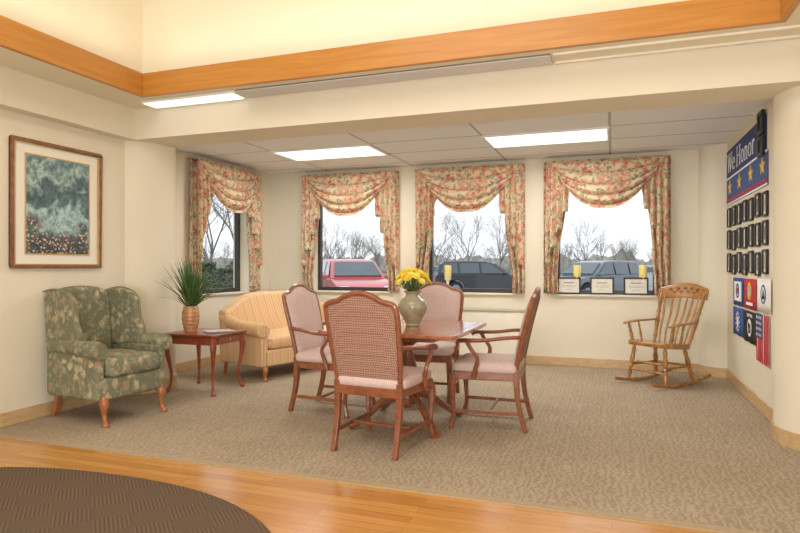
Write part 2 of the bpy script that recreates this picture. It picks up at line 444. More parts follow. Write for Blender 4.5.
t = thing('radiator_cover', 'long cream metal heater cabinet along the wall below the windows', 'heater', (-2.5, 7.4, 0))
bxm(-.9, 1.50, -.11, .08, .10, .65).build('cabinet', m_cream, t, smooth=False, bevel=.006)
bxm(-.91, 1.51, -.12, .08, .65, .67).build('top', m_seam, t, smooth=False, bevel=.005)
bxm(-.87, 1.47, -.09, .08, 0, .10).build('plinth', m_seam, t, smooth=False)
for x in (-.5, .47): bxm(x, x+.006, -.112, -.109, .12, .64).build('panel_seam', m_seam, t, smooth=False)

# ------------------------------------------------------------ framed painting (left wall)
m_paint, nt, b = newmat('garden_painting')
v = coords(nt)
sp = nt.nodes.new('ShaderNodeSeparateXYZ'); nt.links.new(v, sp.inputs[0])
nz = nd(nt, 'ShaderNodeTexNoise', Scale=5.0, Detail=6.0, Distortion=.8); nt.links.new(v, nz.inputs['Vector'])
mm = nt.nodes.new('ShaderNodeMath'); mm.operation = 'MULTIPLY_ADD'; mm.inputs[1].default_value = .75; nt.links.new(nz.outputs[0], mm.inputs[0])
a2 = nt.nodes.new('ShaderNodeMath'); a2.operation = 'ADD'; a2.inputs[1].default_value = .14; nt.links.new(sp.outputs[1], a2.inputs[0])
nt.links.new(a2.outputs[0], mm.inputs[2])
base = ramp(nt, mm.outputs[0], [(.1, rgb(62,76,74)), (.26, rgb(80,100,92)), (.36, rgb(160,184,184)), (.44, rgb(176,200,204)), (.52, rgb(94,122,124)), (.66, rgb(72,98,104)), (.76, rgb(170,190,186)), (.84, rgb(100,128,134)), (.95, rgb(170,188,186))])
n2 = nd(nt, 'ShaderNodeTexNoise', Scale=34.0, Detail=5.0); nt.links.new(v, n2.inputs['Vector'])
c1 = mixc(nt, .55, base, ramp(nt, n2.outputs[0], [(.35, rgb(50,70,78)), (.65, rgb(206,216,206))]), 'OVERLAY')
vv = nd(nt, 'ShaderNodeTexVoronoi', Scale=44.0); nt.links.new(v, vv.inputs['Vector'])
fm = ramp(nt, vv.outputs['Distance'], [(.34, (1,1,1,1)), (.45, (0,0,0,1))])
low = ramp(nt, mm.outputs[0], [(.28, (1,1,1,1)), (.36, (0,0,0,1))])
s3 = nt.nodes.new('ShaderNodeSeparateColor'); nt.links.new(vv.outputs['Color'], s3.inputs[0])
fc = ramp(nt, s3.outputs[0], [(0, rgb(196,124,134)), (.3, rgb(216,176,170)), (.55, rgb(110,110,120)), (.75, rgb(206,196,170))], 'CONSTANT')
nt.links.new(mixc(nt, mixc(nt, 1.0, fm, low, 'MULTIPLY'), c1, fc), b.inputs['Base Color']); b.inputs['Roughness'].default_value = .35

def rframe(mb, w, h, k, z0, z1):
    mb.box(-w/2, w/2, -h/2, -h/2+k, z0, z1); mb.box(-w/2, w/2, h/2-k, h/2, z0, z1)
    mb.box(-w/2, -w/2+k, -h/2+k, h/2-k, z0, z1); mb.box(w/2-k, w/2, -h/2+k, h/2-k, z0, z1); return mb
RL = (PI/2, 0, PI/2); RR = (PI/2, 0, -PI/2)
t = thing('framed_painting', 'large framed painting of a leafy garden pond on the left wall', 'painting', (-4.298, 3.715, 1.69), rot=RL)
rframe(MB(), .85, 1.01, .024, 0, .032).build('frame', m_gold, t, smooth=False, bevel=.007)
rframe(MB(), .802, .962, .012, .002, .026).build('gold_lip', m_goldin, t, smooth=False, bevel=.003)
bxm(-.39, .39, -.47, .47, .002, .012).build('mat_board', m_mat, t, smooth=False)
bxm(-.295, .295, -.385, .385, .012, .016).build('picture', m_paint, t, smooth=False)
rframe(MB(), .61, .79, .01, .012, .018).build('inner_lip', m_goldin, t, smooth=False)

# ------------------------------------------------------------ right wall display
m_navy = M('navy_fabric', rgb(44,60,110), .7, .08, 10)
m_blue2 = M('blue_fabric', rgb(58,88,142), .7, .08, 10)
m_star = M('gold_star', rgb(232,190,70), .5, .05)
m_cw = M('white_cloth', rgb(238,236,230), .8, .03)
m_cr = M('red_cloth', rgb(184,44,46), .8, .05)
m_photo = [M('photo_%d' % i, c, .3, .35, 22) for i, c in enumerate([rgb(196,180,160), rgb(150,150,160), rgb(206,196,176), rgb(120,110,104)])]
YW = 1.17
def starpoly(r, n=5):
    return [((r if i % 2 == 0 else r*.42)*math.sin(i*PI/n), (r if i % 2 == 0 else r*.42)*math.cos(i*PI/n)) for i in range(2*n)]
t = thing('wall_banner', 'navy banner with white We Honor lettering and gold stars on right wall', 'banner', (YW-.001, 6.45, 2.12), rot=RR)
bxm(-.78, .95, 0.01, .30, 0, .008).build('banner_top', m_navy, t, smooth=False)
bxm(-.78, 1.0, -.27, 0.01, 0, .008).build('star_band', m_blue2, t, smooth=False)
g = MB(); g.box(-.78, 1.0, -.005, .012, .008, .011); g.box(-.78, 1.0, -.27, -.255, .008, .011)
g.build('stripe', m_cw, t, smooth=False)
bxm(-.78, 1.0, -.24, -.215, .008, .010).build('stripe', m_cr, t, smooth=False)
for x in (-.59, -.10, .40, .84):
    MB().prism([(x+p[0]*1.2, -.10+p[1]) for p in starpoly(.078)], 'z', .008, .014).build('star', m_star, t, smooth=False)
lm = MB()
def rib(pts, ws):
    P = [Vector(p) for p in pts]; n = len(P)
    L = []; R = []
    for i, p in enumerate(P):
        d = (P[min(i+1, n-1)]-P[max(i-1, 0)]).normalized(); q = Vector((-d.y, d.x))
        w_ = (ws[i] if isinstance(ws, list) else ws)/2
        L.append(p+q*w_); R.append(p-q*w_)
    for i in range(n-1):
        quad = [L[i], L[i+1], R[i+1], R[i]]
        lm.prism([tx(a) for a in quad], 'z', .008, .011)
SC = .19; ox = 0
def tx(a): return ((a.x+ox+a.y*.05)*SC*1.05, a.y*SC)
T, N_ = .085, .03
def ell(cx, cy, rx, ry, a0, a1, k=18):
    pts = []; ws = []
    for i in range(k+1):
        a = math.radians(a0+(a1-a0)*i/k); pts.append((cx+rx*math.cos(a), cy+ry*math.sin(a))); ws.append(N_+(T-N_)*abs(math.cos(a)))
    rib(pts, ws)
def sf(x, y, h=.16): rib([(x-h, y), (x+h, y)], .04)
def glyphs():
    global ox
    ox = -.74/SC/1.05
    rib([(.15,1),(.42,0)], T); rib([(.42,0),(.68,1)], N_); rib([(.66,1),(.93,0)], T); rib([(.93,0),(1.2,1)], N_); sf(.13,.98); sf(.67,.98); sf(1.2,.98)
    ox += 1.4
    ell(.3,.33,.27,.31,5,320); rib([(.06,.37),(.57,.37)], .04)
    ox += 1.05
    rib([(.15,0),(.15,1)], T); rib([(.80,0),(.80,1)], T); rib([(.15,.52),(.80,.52)], N_)
    for x in (.15,.80):
        for y in (.02,.98): sf(x, y, .18)
    ox += 1.12
    ell(.3,.33,.27,.31,0,360,24)
    ox += .76
    rib([(.13,0),(.13,.66)], T*.9); sf(.12,.02,.14); sf(.07,.64,.08); rib([(.16,.5),(.28,.62),(.42,.63),(.53,.54),(.55,.38),(.55,0)], [N_,N_,.08,T*.9,T*.9,T*.9]); sf(.55,.02,.14)
    ox += .86
    ell(.3,.33,.27,.31,0,360,24)
    ox += .76
    rib([(.13,0),(.13,.66)], T*.9); sf(.12,.02,.14); sf(.07,.64,.08); rib([(.16,.48),(.26,.61),(.36,.63),(.42,.56)], [N_,N_,.09,.10])
glyphs()
lo = lm.build('lettering', m_cw, t, smooth=False); lo.location = (0, .065, 0); lo['label'] = 'white We Honor lettering'
for k, (y, z, hh, lab) in enumerate([(5.60, 2.35, .19, 'upper black award frame covering the near end of the navy banner'), (5.60, 2.16, .16, 'lower black award frame covering the near end of the navy banner')]):
    q = thing('award_frame', lab, 'frame', (YW-.012, y, z+.02), rot=RR)
    rframe(MB(), .17, hh, .03, 0, .025).build('frame', m_black, q, smooth=False, bevel=.003)
    bxm(-.07, .07, -hh/2+.02, hh/2-.02, 0, .012).build('picture', M('dark_print', rgb(60,54,56), .3, .3, 30), q, smooth=False)
ordn = ['first', 'second', 'third', 'fourth', 'fifth', 'sixth', 'seventh']
proto = None
for r, z in enumerate((1.71, 1.47, 1.23)):
    for c in range(7):
        y = 7.09-c*.262
        lab = 'small black framed portrait in the %s row, %s from the far corner' % (['top', 'middle', 'bottom'][r], ordn[c])
        if proto is None:
            q = thing('portrait_frame', lab, 'photo', (YW-.001, y, z), rot=RR, group='framed portraits on the right wall')
            rframe(MB(), .15, .20, .018, 0, .02).build('frame', m_black, q, smooth=False, bevel=.003)
            bxm(-.06, .06, -.085, .085, 0, .008).build('mat_board', m_mat, q, smooth=False)
            bxm(-.036, .036, -.055, .055, .008, .011).build('picture', m_photo[0], q, smooth=False)
            proto = q
        else:
            q = dup(proto, (YW-.001, y, z+.01*math.sin(c*3+r)), None, lab)
            for ch in q.children:
                if ch.name.startswith('picture'):
                    ch.data = ch.data.copy(); ch.data.materials[0] = m_photo[(r*5+c*3) % 4]
def disc(x, y, r, z0, z1, n=28): return MB().prism([(x+r*math.cos(2*PI*i/n), y+r*math.sin(2*PI*i/n)) for i in range(n)], 'z', z0, z1)
def ring(x, y, r, r2, z0, z1, n=28):
    m = MB()
    for i in range(n):
        a, b_ = 2*PI*i/n, 2*PI*(i+1)/n
        m.prism([(x+r*math.cos(a), y+r*math.sin(a)), (x+r*math.cos(b_), y+r*math.sin(b_)), (x+r2*math.cos(b_), y+r2*math.sin(b_)), (x+r2*math.cos(a), y+r2*math.sin(a))], 'z', z0, z1)
    return m
def words(txt, size, x, y, mat, parent, z=.014):
    cu = bpy.data.curves.new('txt', 'FONT'); cu.body = txt; cu.size = size; cu.extrude = .001; cu.align_x = 'CENTER'
    to = bpy.data.objects.new('txt', cu); C.objects.link(to); bpy.context.view_layer.update()
    me = bpy.data.meshes.new_from_object(to.evaluated_get(bpy.context.evaluated_depsgraph_get()))
    bpy.data.objects.remove(to); me.materials.clear(); me.materials.append(mat)
    o = bpy.data.objects.new('lettering', me); C.objects.link(o); o.parent = parent; o.location = (x, y, z); return o
def flag(y0, y1, z0, z1, mat, label):
    q = thing('small_flag', label, 'flag', (YW-.001, (y0+y1)/2, (z0+z1)/2), rot=RR, group='small flags on the right wall')
    w, h = (y0-y1)/2, (z1-z0)/2
    cl = MB().grid(lambda u, v: (-w+2*w*u, -h+2*h*v, .008+.004*math.sin(u*14)), 20, 3).build('cloth', mat, q, solid=.003)
    return q, w, h, cl
m_black2 = M('black_cloth', rgb(24,24,28), .8, .05); m_roy = M('royal_cloth', rgb(46,80,150), .8, .05); m_lb = M('light_blue_cloth', rgb(120,160,200), .8, .05)
q, w, h, cl = flag(6.86, 6.35, .82, 1.09, m_roy, 'blue flag with a white panel and seal, farthest in upper row')
bxm(-.17, .17, -.09, .10, .013, .015).build('panel', m_cw, q, smooth=False); ring(0, .01, .072, .052, .015, .018).build('emblem_ring', m_roy, q, smooth=False); disc(0, .01, .035, .015, .018).build('emblem', m_cr, q, smooth=False)
q, w, h, cl = flag(6.33, 5.82, .82, 1.09, m_cr, 'red flag with a gold and grey globe emblem, middle of upper row')
ring(0, .025, .078, .062, .014, .017).build('emblem_ring', m_star, q, smooth=False); disc(0, .025, .05, .014, .017).build('globe', M('grey_cloth', rgb(190,188,180), .8, .05), q, smooth=False)
bxm(-.035, .035, .075, .09, .017, .019).build('eagle', m_star, q, smooth=False); bxm(-.13, .13, -.1, -.075, .014, .017).build('ribbon', m_cw, q, smooth=False)
q, w, h, cl = flag(5.80, 5.32, .83, 1.10, m_cw, 'white flag with a dark blue round seal, nearest in upper row')
ring(0, .01, .078, .066, .014, .017).build('emblem_ring', m_roy, q, smooth=False)
g = MB(); g.prism([(-.045,-.012),(.045,-.012),(.03,-.03),(-.03,-.03)], 'z', .014, .017); g.prism([(-.03,-.012),(.03,-.012),(0,.045)], 'z', .014, .017); g.build('ship', m_black2, q, smooth=False)
q, w, h, cl = flag(6.86, 6.35, .53, .80, m_roy, 'blue flag with a shield and ring of small stars, farthest in lower row')
g = MB(); g.prism([(-.04,.04),(.04,.04),(.04,-.02),(0,-.06),(-.04,-.02)], 'z', .014, .017); g.build('shield', m_cw, q, smooth=False)
for i in range(11):
    a = 2*PI*i/11; MB().prism([(.085*math.cos(a)+p[0], .085*math.sin(a)+p[1]) for p in starpoly(.014)], 'z', .014, .017).build('star', m_cw, q, smooth=False)
bxm(-.03, .03, .04, .055, .014, .018).build('crest', m_star, q, smooth=False)
q, w, h, cl = flag(6.33, 5.82, .52, .80, m_black2, 'black flag with a white round emblem and head silhouette')
disc(0, -.005, .078, .014, .017).build('emblem', m_cw, q, smooth=False)
g = disc(-.012, .01, .03, .017, .019); g.prism([(-.035,-.055),(.02,-.055),(.005,-.005),(-.02,-.005)], 'z', .017, .019); g.box(.03,.05,-.05,.03,.017,.019); g.build('silhouette', m_black2, q, smooth=False)
words('POW * MIA', .042, 0, .088, m_cw, q)
q, w, h, cl = flag(5.80, 5.38, .41, .81, m_cw, 'american flag with red and white stripes hanging vertically')
for i in range(7): x = -w+2*w*(2*i)/13; bxm(x, x+2*w/13, -h, h, .013, .016).build('stripe', m_cr, q, smooth=False)
ca_ = bxm(-w, w*1/13, -h*.02, h, .016, .019).build('canton', m_navy, q, smooth=False)
for i in range(4):
    for j in range(4): MB().prism([(-w+.028+i*.052+p[0], -h*.02+.028+j*.048+p[1]) for p in starpoly(.015)], 'z', .019, .021).build('star', m_cw, ca_, smooth=False)

# ------------------------------------------------------------ dining armchair
def dining_chair(label, loc, rz):
    t = thing('dining_chair', label, 'chair', loc, rz, 'upholstered armchairs around the dining table')
    by = lambda z: -.215-(z-.44)*.19-.03*((z-.44)/.6)**2
    MB().sell((0, .01, .455), (.53, .50, .10), .5, .22).build('seat', m_pink, t)
    f = MB(); f.prism([(-.265,.24),(-.2,.262),(.2,.262),(.265,.24),(.235,-.235),(-.235,-.235)], 'z', .365, .425)
    f.build('seat_frame', m_cherry, t, smooth=False, bevel=.006)
    for s in (-1, 1):
        MB().sw([(s*.245,.235,.40,.026),(s*.252,.25,.33,.028),(s*.248,.245,.22,.019),(s*.246,.24,.1,.016),(s*.252,.255,.03,.02),(s*.254,.26,0,.02)], 5, 8).build('leg', m_cherry, t)
        MB().sw([(s*.228,by(.46),.46,.02,.02),(s*.225,-.22,.36,.021,.021),(s*.222,-.235,.2,.018,.018),(s*.222,-.285,0,.017,.017)], 5, 4).build('leg', m_cherry, t, bevel=.004)
        a = MB(); a.sw([(s*.245,by(.69)+.01,.69,.018,.016),(s*.285,-.15,.685,.022,.014),(s*.30,0,.665,.022,.014),(s*.30,.12,.66,.027,.015),(s*.295,.185,.655,.026,.016),(s*.29,.205,.635,.018,.012)], 5, 10, (0,0,1))
        a.build('armrest', m_cherry, t)
        a = MB(); a.sw([(s*.295,.13,.655,.017),(s*.30,.10,.60,.015),(s*.292,.055,.53,.015),(s*.272,.07,.45,.018),(s*.268,.09,.38,.018)], 5, 8)
        a.build('arm_support', m_cherry, t)
        MB().sw([(s*.247,.24,.13,.013),(s*.222,-.255,.13,.013)], 2, 4, (0,0,1)).build('stretcher', m_cherry, t, bevel=.003)
    MB().sweep([(-.235,-.02,.13),(.235,-.02,.13)], .012, 8, (0,0,1)).build('stretcher', m_cherry, t)
    WB = .253
    half = [(.226,.45),(.236,.56),(.246,.72),(WB,.87),(.250,.93),(.238,.958),(.20,.972),(.155,.982),(.10,1.012),(.05,1.028),(0,1.033)]
    hs = cr(half, 5)
    lp = hs+[(-x, z) for x, z in hs[::-1][1:]]
    pts = [(x, by(z), z) for x, z in lp]
    n0 = len(lp)
    bot = [(-.228+.456*i/8, by(.45), .455) for i in range(1, 8)]
    MB().sweep(pts+bot, [(.019,.018)]*(n0+7), 8, (0,1,0), closed=True).build('back_frame', m_cherry, t)
    def wid(z):
        for i in range(len(hs)-1):
            if hs[i][1] <= z <= hs[i+1][1]:
                k = (z-hs[i][1])/(hs[i+1][1]-hs[i][1]+1e-9); return hs[i][0]+(hs[i+1][0]-hs[i][0])*k
        return WB
    def topz(x):
        x = abs(x); best = 1.03
        for i in range(len(hs)-1):
            if hs[i][1] > .92 and hs[i+1][0] <= x <= hs[i][0]:
                k = (hs[i][0]-x)/(hs[i][0]-hs[i+1][0]+1e-9); best = hs[i][1]+(hs[i+1][1]-hs[i][1])*k; return best
        return best if x < .02 else .935
    def surf(side):
        def fn(u, v):
            s = u*2-1
            xn = s*(WB-.006)
            z = .465+(topz(xn*.985)-.006-.465)*v
            x = s*(min(wid(z) if z < .90 else WB, WB)-.006)
            puff = (1-s**6)*(1-(2*v-1)**6)
            y = by(z)+(.012+.028*puff if side > 0 else -.006-.008*puff)
            return (x, y, z)
        return fn
    MB().grid(surf(1), 32, 24).build('backrest', m_pink, t, solid=.003)
    o = MB().grid(surf(-1), 32, 24).build('back_panel', m_dots, t, solid=.003); o['label'] = 'red brown dotted fabric on the rear of the backrest'
    return t
ch0 = dining_chair('cherry armchair in front of the table seen from behind with dotted back', (-1.46, 3.80, 0), -.10)
dup(ch0, (-.88, 4.60, 0), PI/2+.03, 'pink cushioned cherry armchair on the right side of the dining table')
dup(ch0, (-2.22, 4.60, 0), -PI/2-.06, 'pink cushioned cherry armchair on the left side of the dining table')
dup(ch0, (-1.59, 5.27, 0), PI+.05, 'pink cushioned cherry armchair at the far side behind the flower vase')

# dining table
t = thing('dining_table', 'square cherry wood dining table with pedestal base between four armchairs', 'table', (-1.485, 4.38, 0))
def rrect(w, d, r, n=5):
    out = []
    for cx, cy, a in ((w/2-r, d/2-r, 0), (-w/2+r, d/2-r, PI/2), (-w/2+r, -d/2+r, PI), (w/2-r, -d/2+r, 1.5*PI)):
        for i in range(n+1): out.append((cx+r*math.cos(a+PI/2*i/n), cy+r*math.sin(a+PI/2*i/n)))
    return out
MB().prism(rrect(1.03, 1.05, .04), 'z', .712, .74).build('tabletop', m_cherry2, t, smooth=False, bevel=.006)
MB().prism(rrect(.92, .94, .02), 'z', .740, .7412).build('tabletop_inlay', wood('inlay', rgb(152,88,56), rgb(180,112,76), (14,2,3), .14, .5), t, smooth=False)
MB().prism(rrect(.60, .62, .02), 'z', .66, .712).build('apron', m_cherry, t, smooth=False, bevel=.004)
MB().lathe([(.10,.66),(.10,.63),(.05,.6),(.04,.55),(.055,.5),(.075,.42),(.08,.36),(.06,.3),(.05,.27),(.075,.25),(.085,.2),(.08,.15),(.04,.12)], 28).build('pedestal', m_cherry, t)
for k in range(4):
    a = PI/4+k*PI/2; ca, sa = math.cos(a), math.sin(a)
    MB().sw([(.05*ca,.05*sa,.22,.03,.035),(.18*ca,.18*sa,.20,.026,.032),(.32*ca,.32*sa,.10,.024,.026),(.42*ca,.42*sa,.035,.024,.022),(.48*ca,.48*sa,.022,.028,.020)], 6, 8, (0,0,1)).build('leg', m_cherry, t)

# vase + bouquet
m_cel = M('celadon_glaze', rgb(160,154,130), .25, .22, 14, coat=.5)
vz = MB().lathe([(.052,0),(.058,.01),(.055,.02),(.082,.07),(.112,.125),(.115,.165),(.098,.20),(.058,.228),(.048,.245),(.066,.264),(.076,.27),(.066,.272),(.04,.245)], 32).build('vase', m_cel)
vz.location = (-1.45, 4.40, .7415); tag(vz, 'celadon green ceramic vase on the dining table', 'vase')
t = thing('flower_bouquet', 'bunch of yellow flowers standing in the celadon vase', 'flowers', (-1.45, 4.40, .998))
m_yel = [M('yellow_petal', rgb(244,206,50), .6, .12, 60), M('lemon_petal', rgb(250,230,100), .6, .1, 60)]
m_leaf = M('leaf_green', rgb(96,118,58), .6, .2, 30)
rnd = random.Random(3); st = MB()
for i in range(44):
    a = i*2.39996; el = math.sqrt((i+.5)/44)
    R = .125*el; p = (R*math.cos(a), R*math.sin(a), .05+.11*math.sqrt(max(0, 1-el*el))+rnd.random()*.02)
    st.sweep([(p[0]*.12, p[1]*.12, -.01), (p[0]*.4, p[1]*.4, .03), (p[0], p[1], p[2]-.008)], .0022, 4)
    fl = MB(); nrm = Vector((p[0]*6, p[1]*6, .6)).normalized(); q = nrm.to_track_quat('Z', 'Y').to_matrix().to_4x4(); mt = Matrix.Translation(p) @ q
    for ring_, (n, L, tilt) in enumerate(((10, .034, .2), (9, .030, .55), (7, .022, .95), (5, .014, 1.3))):
        for k in range(n):
            b0 = 2*PI*k/n+ring_*.4
            def pt(s, w, b0=b0, L=L, tilt=tilt):
                x = L*s*math.cos(tilt); z = L*s*math.sin(tilt); return (x*math.cos(b0)-w*math.sin(b0), x*math.sin(b0)+w*math.cos(b0), z)
            fl.add([pt(.1,-.003), pt(.1,.003), pt(.6,.0095), pt(1,.004), pt(1,-.004), pt(.6,-.0095)], [(0,1,2,3,4,5)], mt)
    fl.build('flower', m_yel[i % 2], t, solid=.001)
st.build('stems', m_leaf, t)
lf = MB()
for i in range(16):
    a = rnd.random()*2*PI; R = .11; z = .02+rnd.random()*.05
    c0 = Vector((.02*math.cos(a), .02*math.sin(a), z-.02)); c1 = Vector((R*math.cos(a), R*math.sin(a), z+.01)); s = Vector((-math.sin(a), math.cos(a), 0))*.012; mid = (c0+c1)/2+Vector((0,0,.01))
    lf.add([c0, mid+s, c1, mid-s], [(0,1,2,3)])
lf.build('leaves', m_leaf, t, solid=.001)

# ------------------------------------------------------------ wing armchair
t = thing('wingback_armchair', 'olive green floral wingback armchair with curved wooden legs', 'armchair', (-3.85, 3.80, 0), math.radians(-97))
t.scale = (.88, .93, 1.0)
bxm(-.31, .31, -.33, .34, .19, .36).build('seat_base', m_wing, t, bevel=.03, seg=4)
g = MB(); g.sell((0, .07, .43), (.56, .60, .17), .45, .2); g.build('seat_cushion', m_wing, t)
tp = cr([(-.27,.36),(-.275,.6),(-.285,.85),(-.28,.96),(-.24,1.005),(-.13,1.03),(0,1.04),(.13,1.03),(.24,1.005),(.28,.96),(.285,.85),(.275,.6),(.27,.36)], 4)
tilt = lambda x, y, z: (x, y-(z-.36)*.11, z)
MB().prism(tp, 'y', -.36, -.25, tilt).build('backrest', m_wing, t, bevel=.035, seg=5)
m_pipe = M('piping', rgb(132,128,102), .9, .1)
for s in (-1, 1):
    wp = cr([(-.38,.52),(-.1,.54),(.04,.59),(.07,.67),(.02,.76),(.0,.85),(-.01,.92),(-.07,.98),(-.18,1.015),(-.30,1.02),(-.42,1.0)], 4)
    wf = lambda x, y, z, s=s: (x+s*(.05*max(0,(y+.30))), y, z)
    wg = MB().prism(wp, 'x', s*.275, s*.335, wf).build('wing', m_wing, t, bevel=.026, seg=4)
    MB().sweep([wf(s*.335, p[0], p[1]) for p in wp[8:]], .006, 6, (1,0,0)).build('piping', m_pipe, wg)
    g = MB(); g.box(min(s*.29,s*.365), max(s*.29,s*.365), -.33, .32, .19, .56)
    g.build('arm_panel', m_wing, t, bevel=.025, seg=3)
    g = MB(); g.sw([(s*.34,-.3,.575,.05,.055),(s*.345,0,.58,.058,.058),(s*.355,.25,.575,.07,.066),(s*.355,.335,.57,.066,.062)], 5, 20, (0,0,1))
    ag = g.build('armrest', m_wing, t, bevel=.012)
    g = MB(); g.sweep([(s*.355+.062*math.cos(2*PI*i/24), .337, .57+.058*math.sin(2*PI*i/24)) for i in range(24)], .005, 6, (0,1,0), closed=True); g.build('piping', m_pipe, ag)
    MB().sw([(s*.29,.29,.22,.036),(s*.305,.325,.16,.038),(s*.30,.32,.09,.022),(s*.305,.335,.035,.02),(s*.31,.35,.012,.03),(s*.31,.35,0,.026)], 5, 10).build('leg', m_legoak, t)
    MB().sw([(s*.27,-.29,.22,.024),(s*.27,-.32,.1,.02),(s*.27,-.37,0,.018)], 4, 4).build('leg', m_legoak, t, bevel=.004)

# ------------------------------------------------------------ side table
t = thing('side_table', 'small red wood side table between wingback armchair and loveseat', 'table', (-3.74, 4.89, 0))
TW, TD = .60, .54
MB().prism(rrect(TW, TD, .03), 'z', .545, .565).build('tabletop', m_red, t, smooth=False, bevel=.006)
bxm(-TW/2+.035, TW/2-.035, -TD/2+.035, TD/2-.035, .465, .545).build('apron', m_red, t, smooth=False, bevel=.003)
dr = bxm(TW/2-.035, TW/2-.027, -.17, .17, .474, .537).build('drawer_front', m_red, t, smooth=False, bevel=.003)
k_ = MB(); k_.sell((TW/2-.017, 0, .505), (.02,.025,.025), 1, 1, 12, 8); k_.build('knob', m_goldin, dr)
for sx in (-1, 1):
    for sy in (-1, 1):
        x, y = sx*(TW/2-.055), sy*(TD/2-.055)
        MB().sw([(x,y,.545,.024),(x+sx*.018,y+sy*.018,.45,.03),(x+sx*.014,y+sy*.014,.36,.022),(x-sx*.008,y-sy*.008,.20,.014),(x-sx*.006,y-sy*.006,.09,.012),(x+sx*.008,y+sy*.008,.03,.016),(x+sx*.018,y+sy*.018,.008,.022),(x+sx*.018,y+sy*.018,0,.02)], 5, 8).build('leg', m_red, t)
m_mag = M('magazine_cover', rgb(92,100,96), .3, .5, 14)
g = bxm(-.14, .14, -.10, .10, 0, .008).build('magazine', m_mag); g.location = (-3.60, 4.92, .5655); g.rotation_euler = (0,0,.5); tag(g, 'dark covered magazine lying flat on the side table beneath another', 'magazine')
g = bxm(-.13, .13, -.095, .095, 0, .006).build('magazine', M('magazine_cover_light', rgb(196,184,160), .3, .4, 18)); g.location = (-3.59, 4.90, .574); g.rotation_euler = (0,0,.9); tag(g, 'light covered magazine on top of the dark magazine', 'magazine')
m_cop = M('tan_vase', rgb(190,140,98), .4, .15, 20, metal=.2)
t = thing('potted_grass', 'spiky green grass plant in a ribbed tan vase on the side table', 'plant', (-3.86, 4.82, .566))
prof = []
for i in range(25):
    z = .25*i/24; r = .055+.028*math.sin(min(1, z/.25)*PI*.85)+.003*math.sin(z*170); prof.append((r, z))
prof += [(.055,.252),(.05,.22)]
MB().lathe(prof, 28).build('vase', m_cop, t)
g = MB(); rnd = random.Random(5)
for i in range(170):
    a = rnd.random()*2*PI
    ax = math.cos(a)
    lean = rnd.random()**.8*1.25; L = .34+rnd.random()*.20
    # blades on the column side stay upright, the column is there
    if ax < -.5: lean *= .40
    elif ax < 0 and math.sin(a) > 0: lean *= .7
    w = .0095
    d = Vector((math.cos(a), math.sin(a), 0)); sd = Vector((-math.sin(a), math.cos(a), 0))
    p0 = d*.02*rnd.random()+Vector((0,0,.21)); row = []
    for k in range(6):
        s = k/5; ang = lean*(.65+.3*s)
        p = p0+d*(L*s*math.sin(ang))*.95+Vector((0,0,L*s*math.cos(ang)))
        ww = w*(1-s)**.6 if k < 5 else .0006
        row += [p+sd*ww, p-sd*ww]
    g.add(row, [(2*k, 2*k+1, 2*k+3, 2*k+2) for k in range(5)])
g.build('leaves', M('grass_green', rgb(76,108,54), .5, .4, 12), t, solid=.001)

# ------------------------------------------------------------ loveseat
t = thing('loveseat', 'small camelback loveseat in peach and gold striped fabric under window', 'sofa', (-3.53, 6.26, 0), math.radians(-108))
SW = 1.66; hw_ = SW/2
bxm(-hw_+.06, hw_-.06, -.34, .38, .15, .32).build('seat_base', m_stripe, t, bevel=.02, seg=3)
MB().sell((0, .06, .39), (SW-.24, .66, .17), .45, .12, 40).build('seat_cushion', m_stripe, t)
tops = [(-hw_+.02+(SW-.04)*i/48) for i in range(49)]
def bt(x):
    s = abs(x)/(hw_-.02)
    return .72+.18*(.5+.5*math.cos(PI*s**2.1))
poly = [(-hw_+.02,.30)]+[(x, bt(x)) for x in tops]+[(hw_-.02,.30)]
bk = lambda x, y, z: (x, y-(z-.3)*.08+.08*(abs(x)/hw_)**4, z)
MB().prism(poly, 'y', -.40, -.25, bk).build('backrest', m_stripe, t, bevel=.035, seg=4)
for s in (-1, 1):
    g = MB(); g.box(min(s*(hw_-.115),s*(hw_-.025)), max(s*(hw_-.115),s*(hw_-.025)), -.34, .38, .15, .50); g.build('arm_panel', m_stripe, t, bevel=.02, seg=3)
    x0 = hw_-.06
    g = MB(); g.sw([(s*(x0-.005),-.33,.64,.055,.06),(s*x0,-.1,.57,.065,.065),(s*(x0+.01),.2,.535,.078,.074),(s*(x0+.015),.395,.53,.08,.076)], 5, 20, (0,0,1)); g.build('armrest', m_stripe, t, bevel=.012)
    MB().sw([(s*(hw_-.09),.34,.17,.034),(s*(hw_-.08),.37,.11,.03),(s*(hw_-.085),.36,.045,.018),(s*(hw_-.08),.375,0,.024)], 5, 10).build('leg', m_legoak, t)
    MB().sw([(s*(hw_-.1),-.31,.16,.025),(s*(hw_-.1),-.34,0,.018)], 3, 8).build('leg', m_legoak, t)

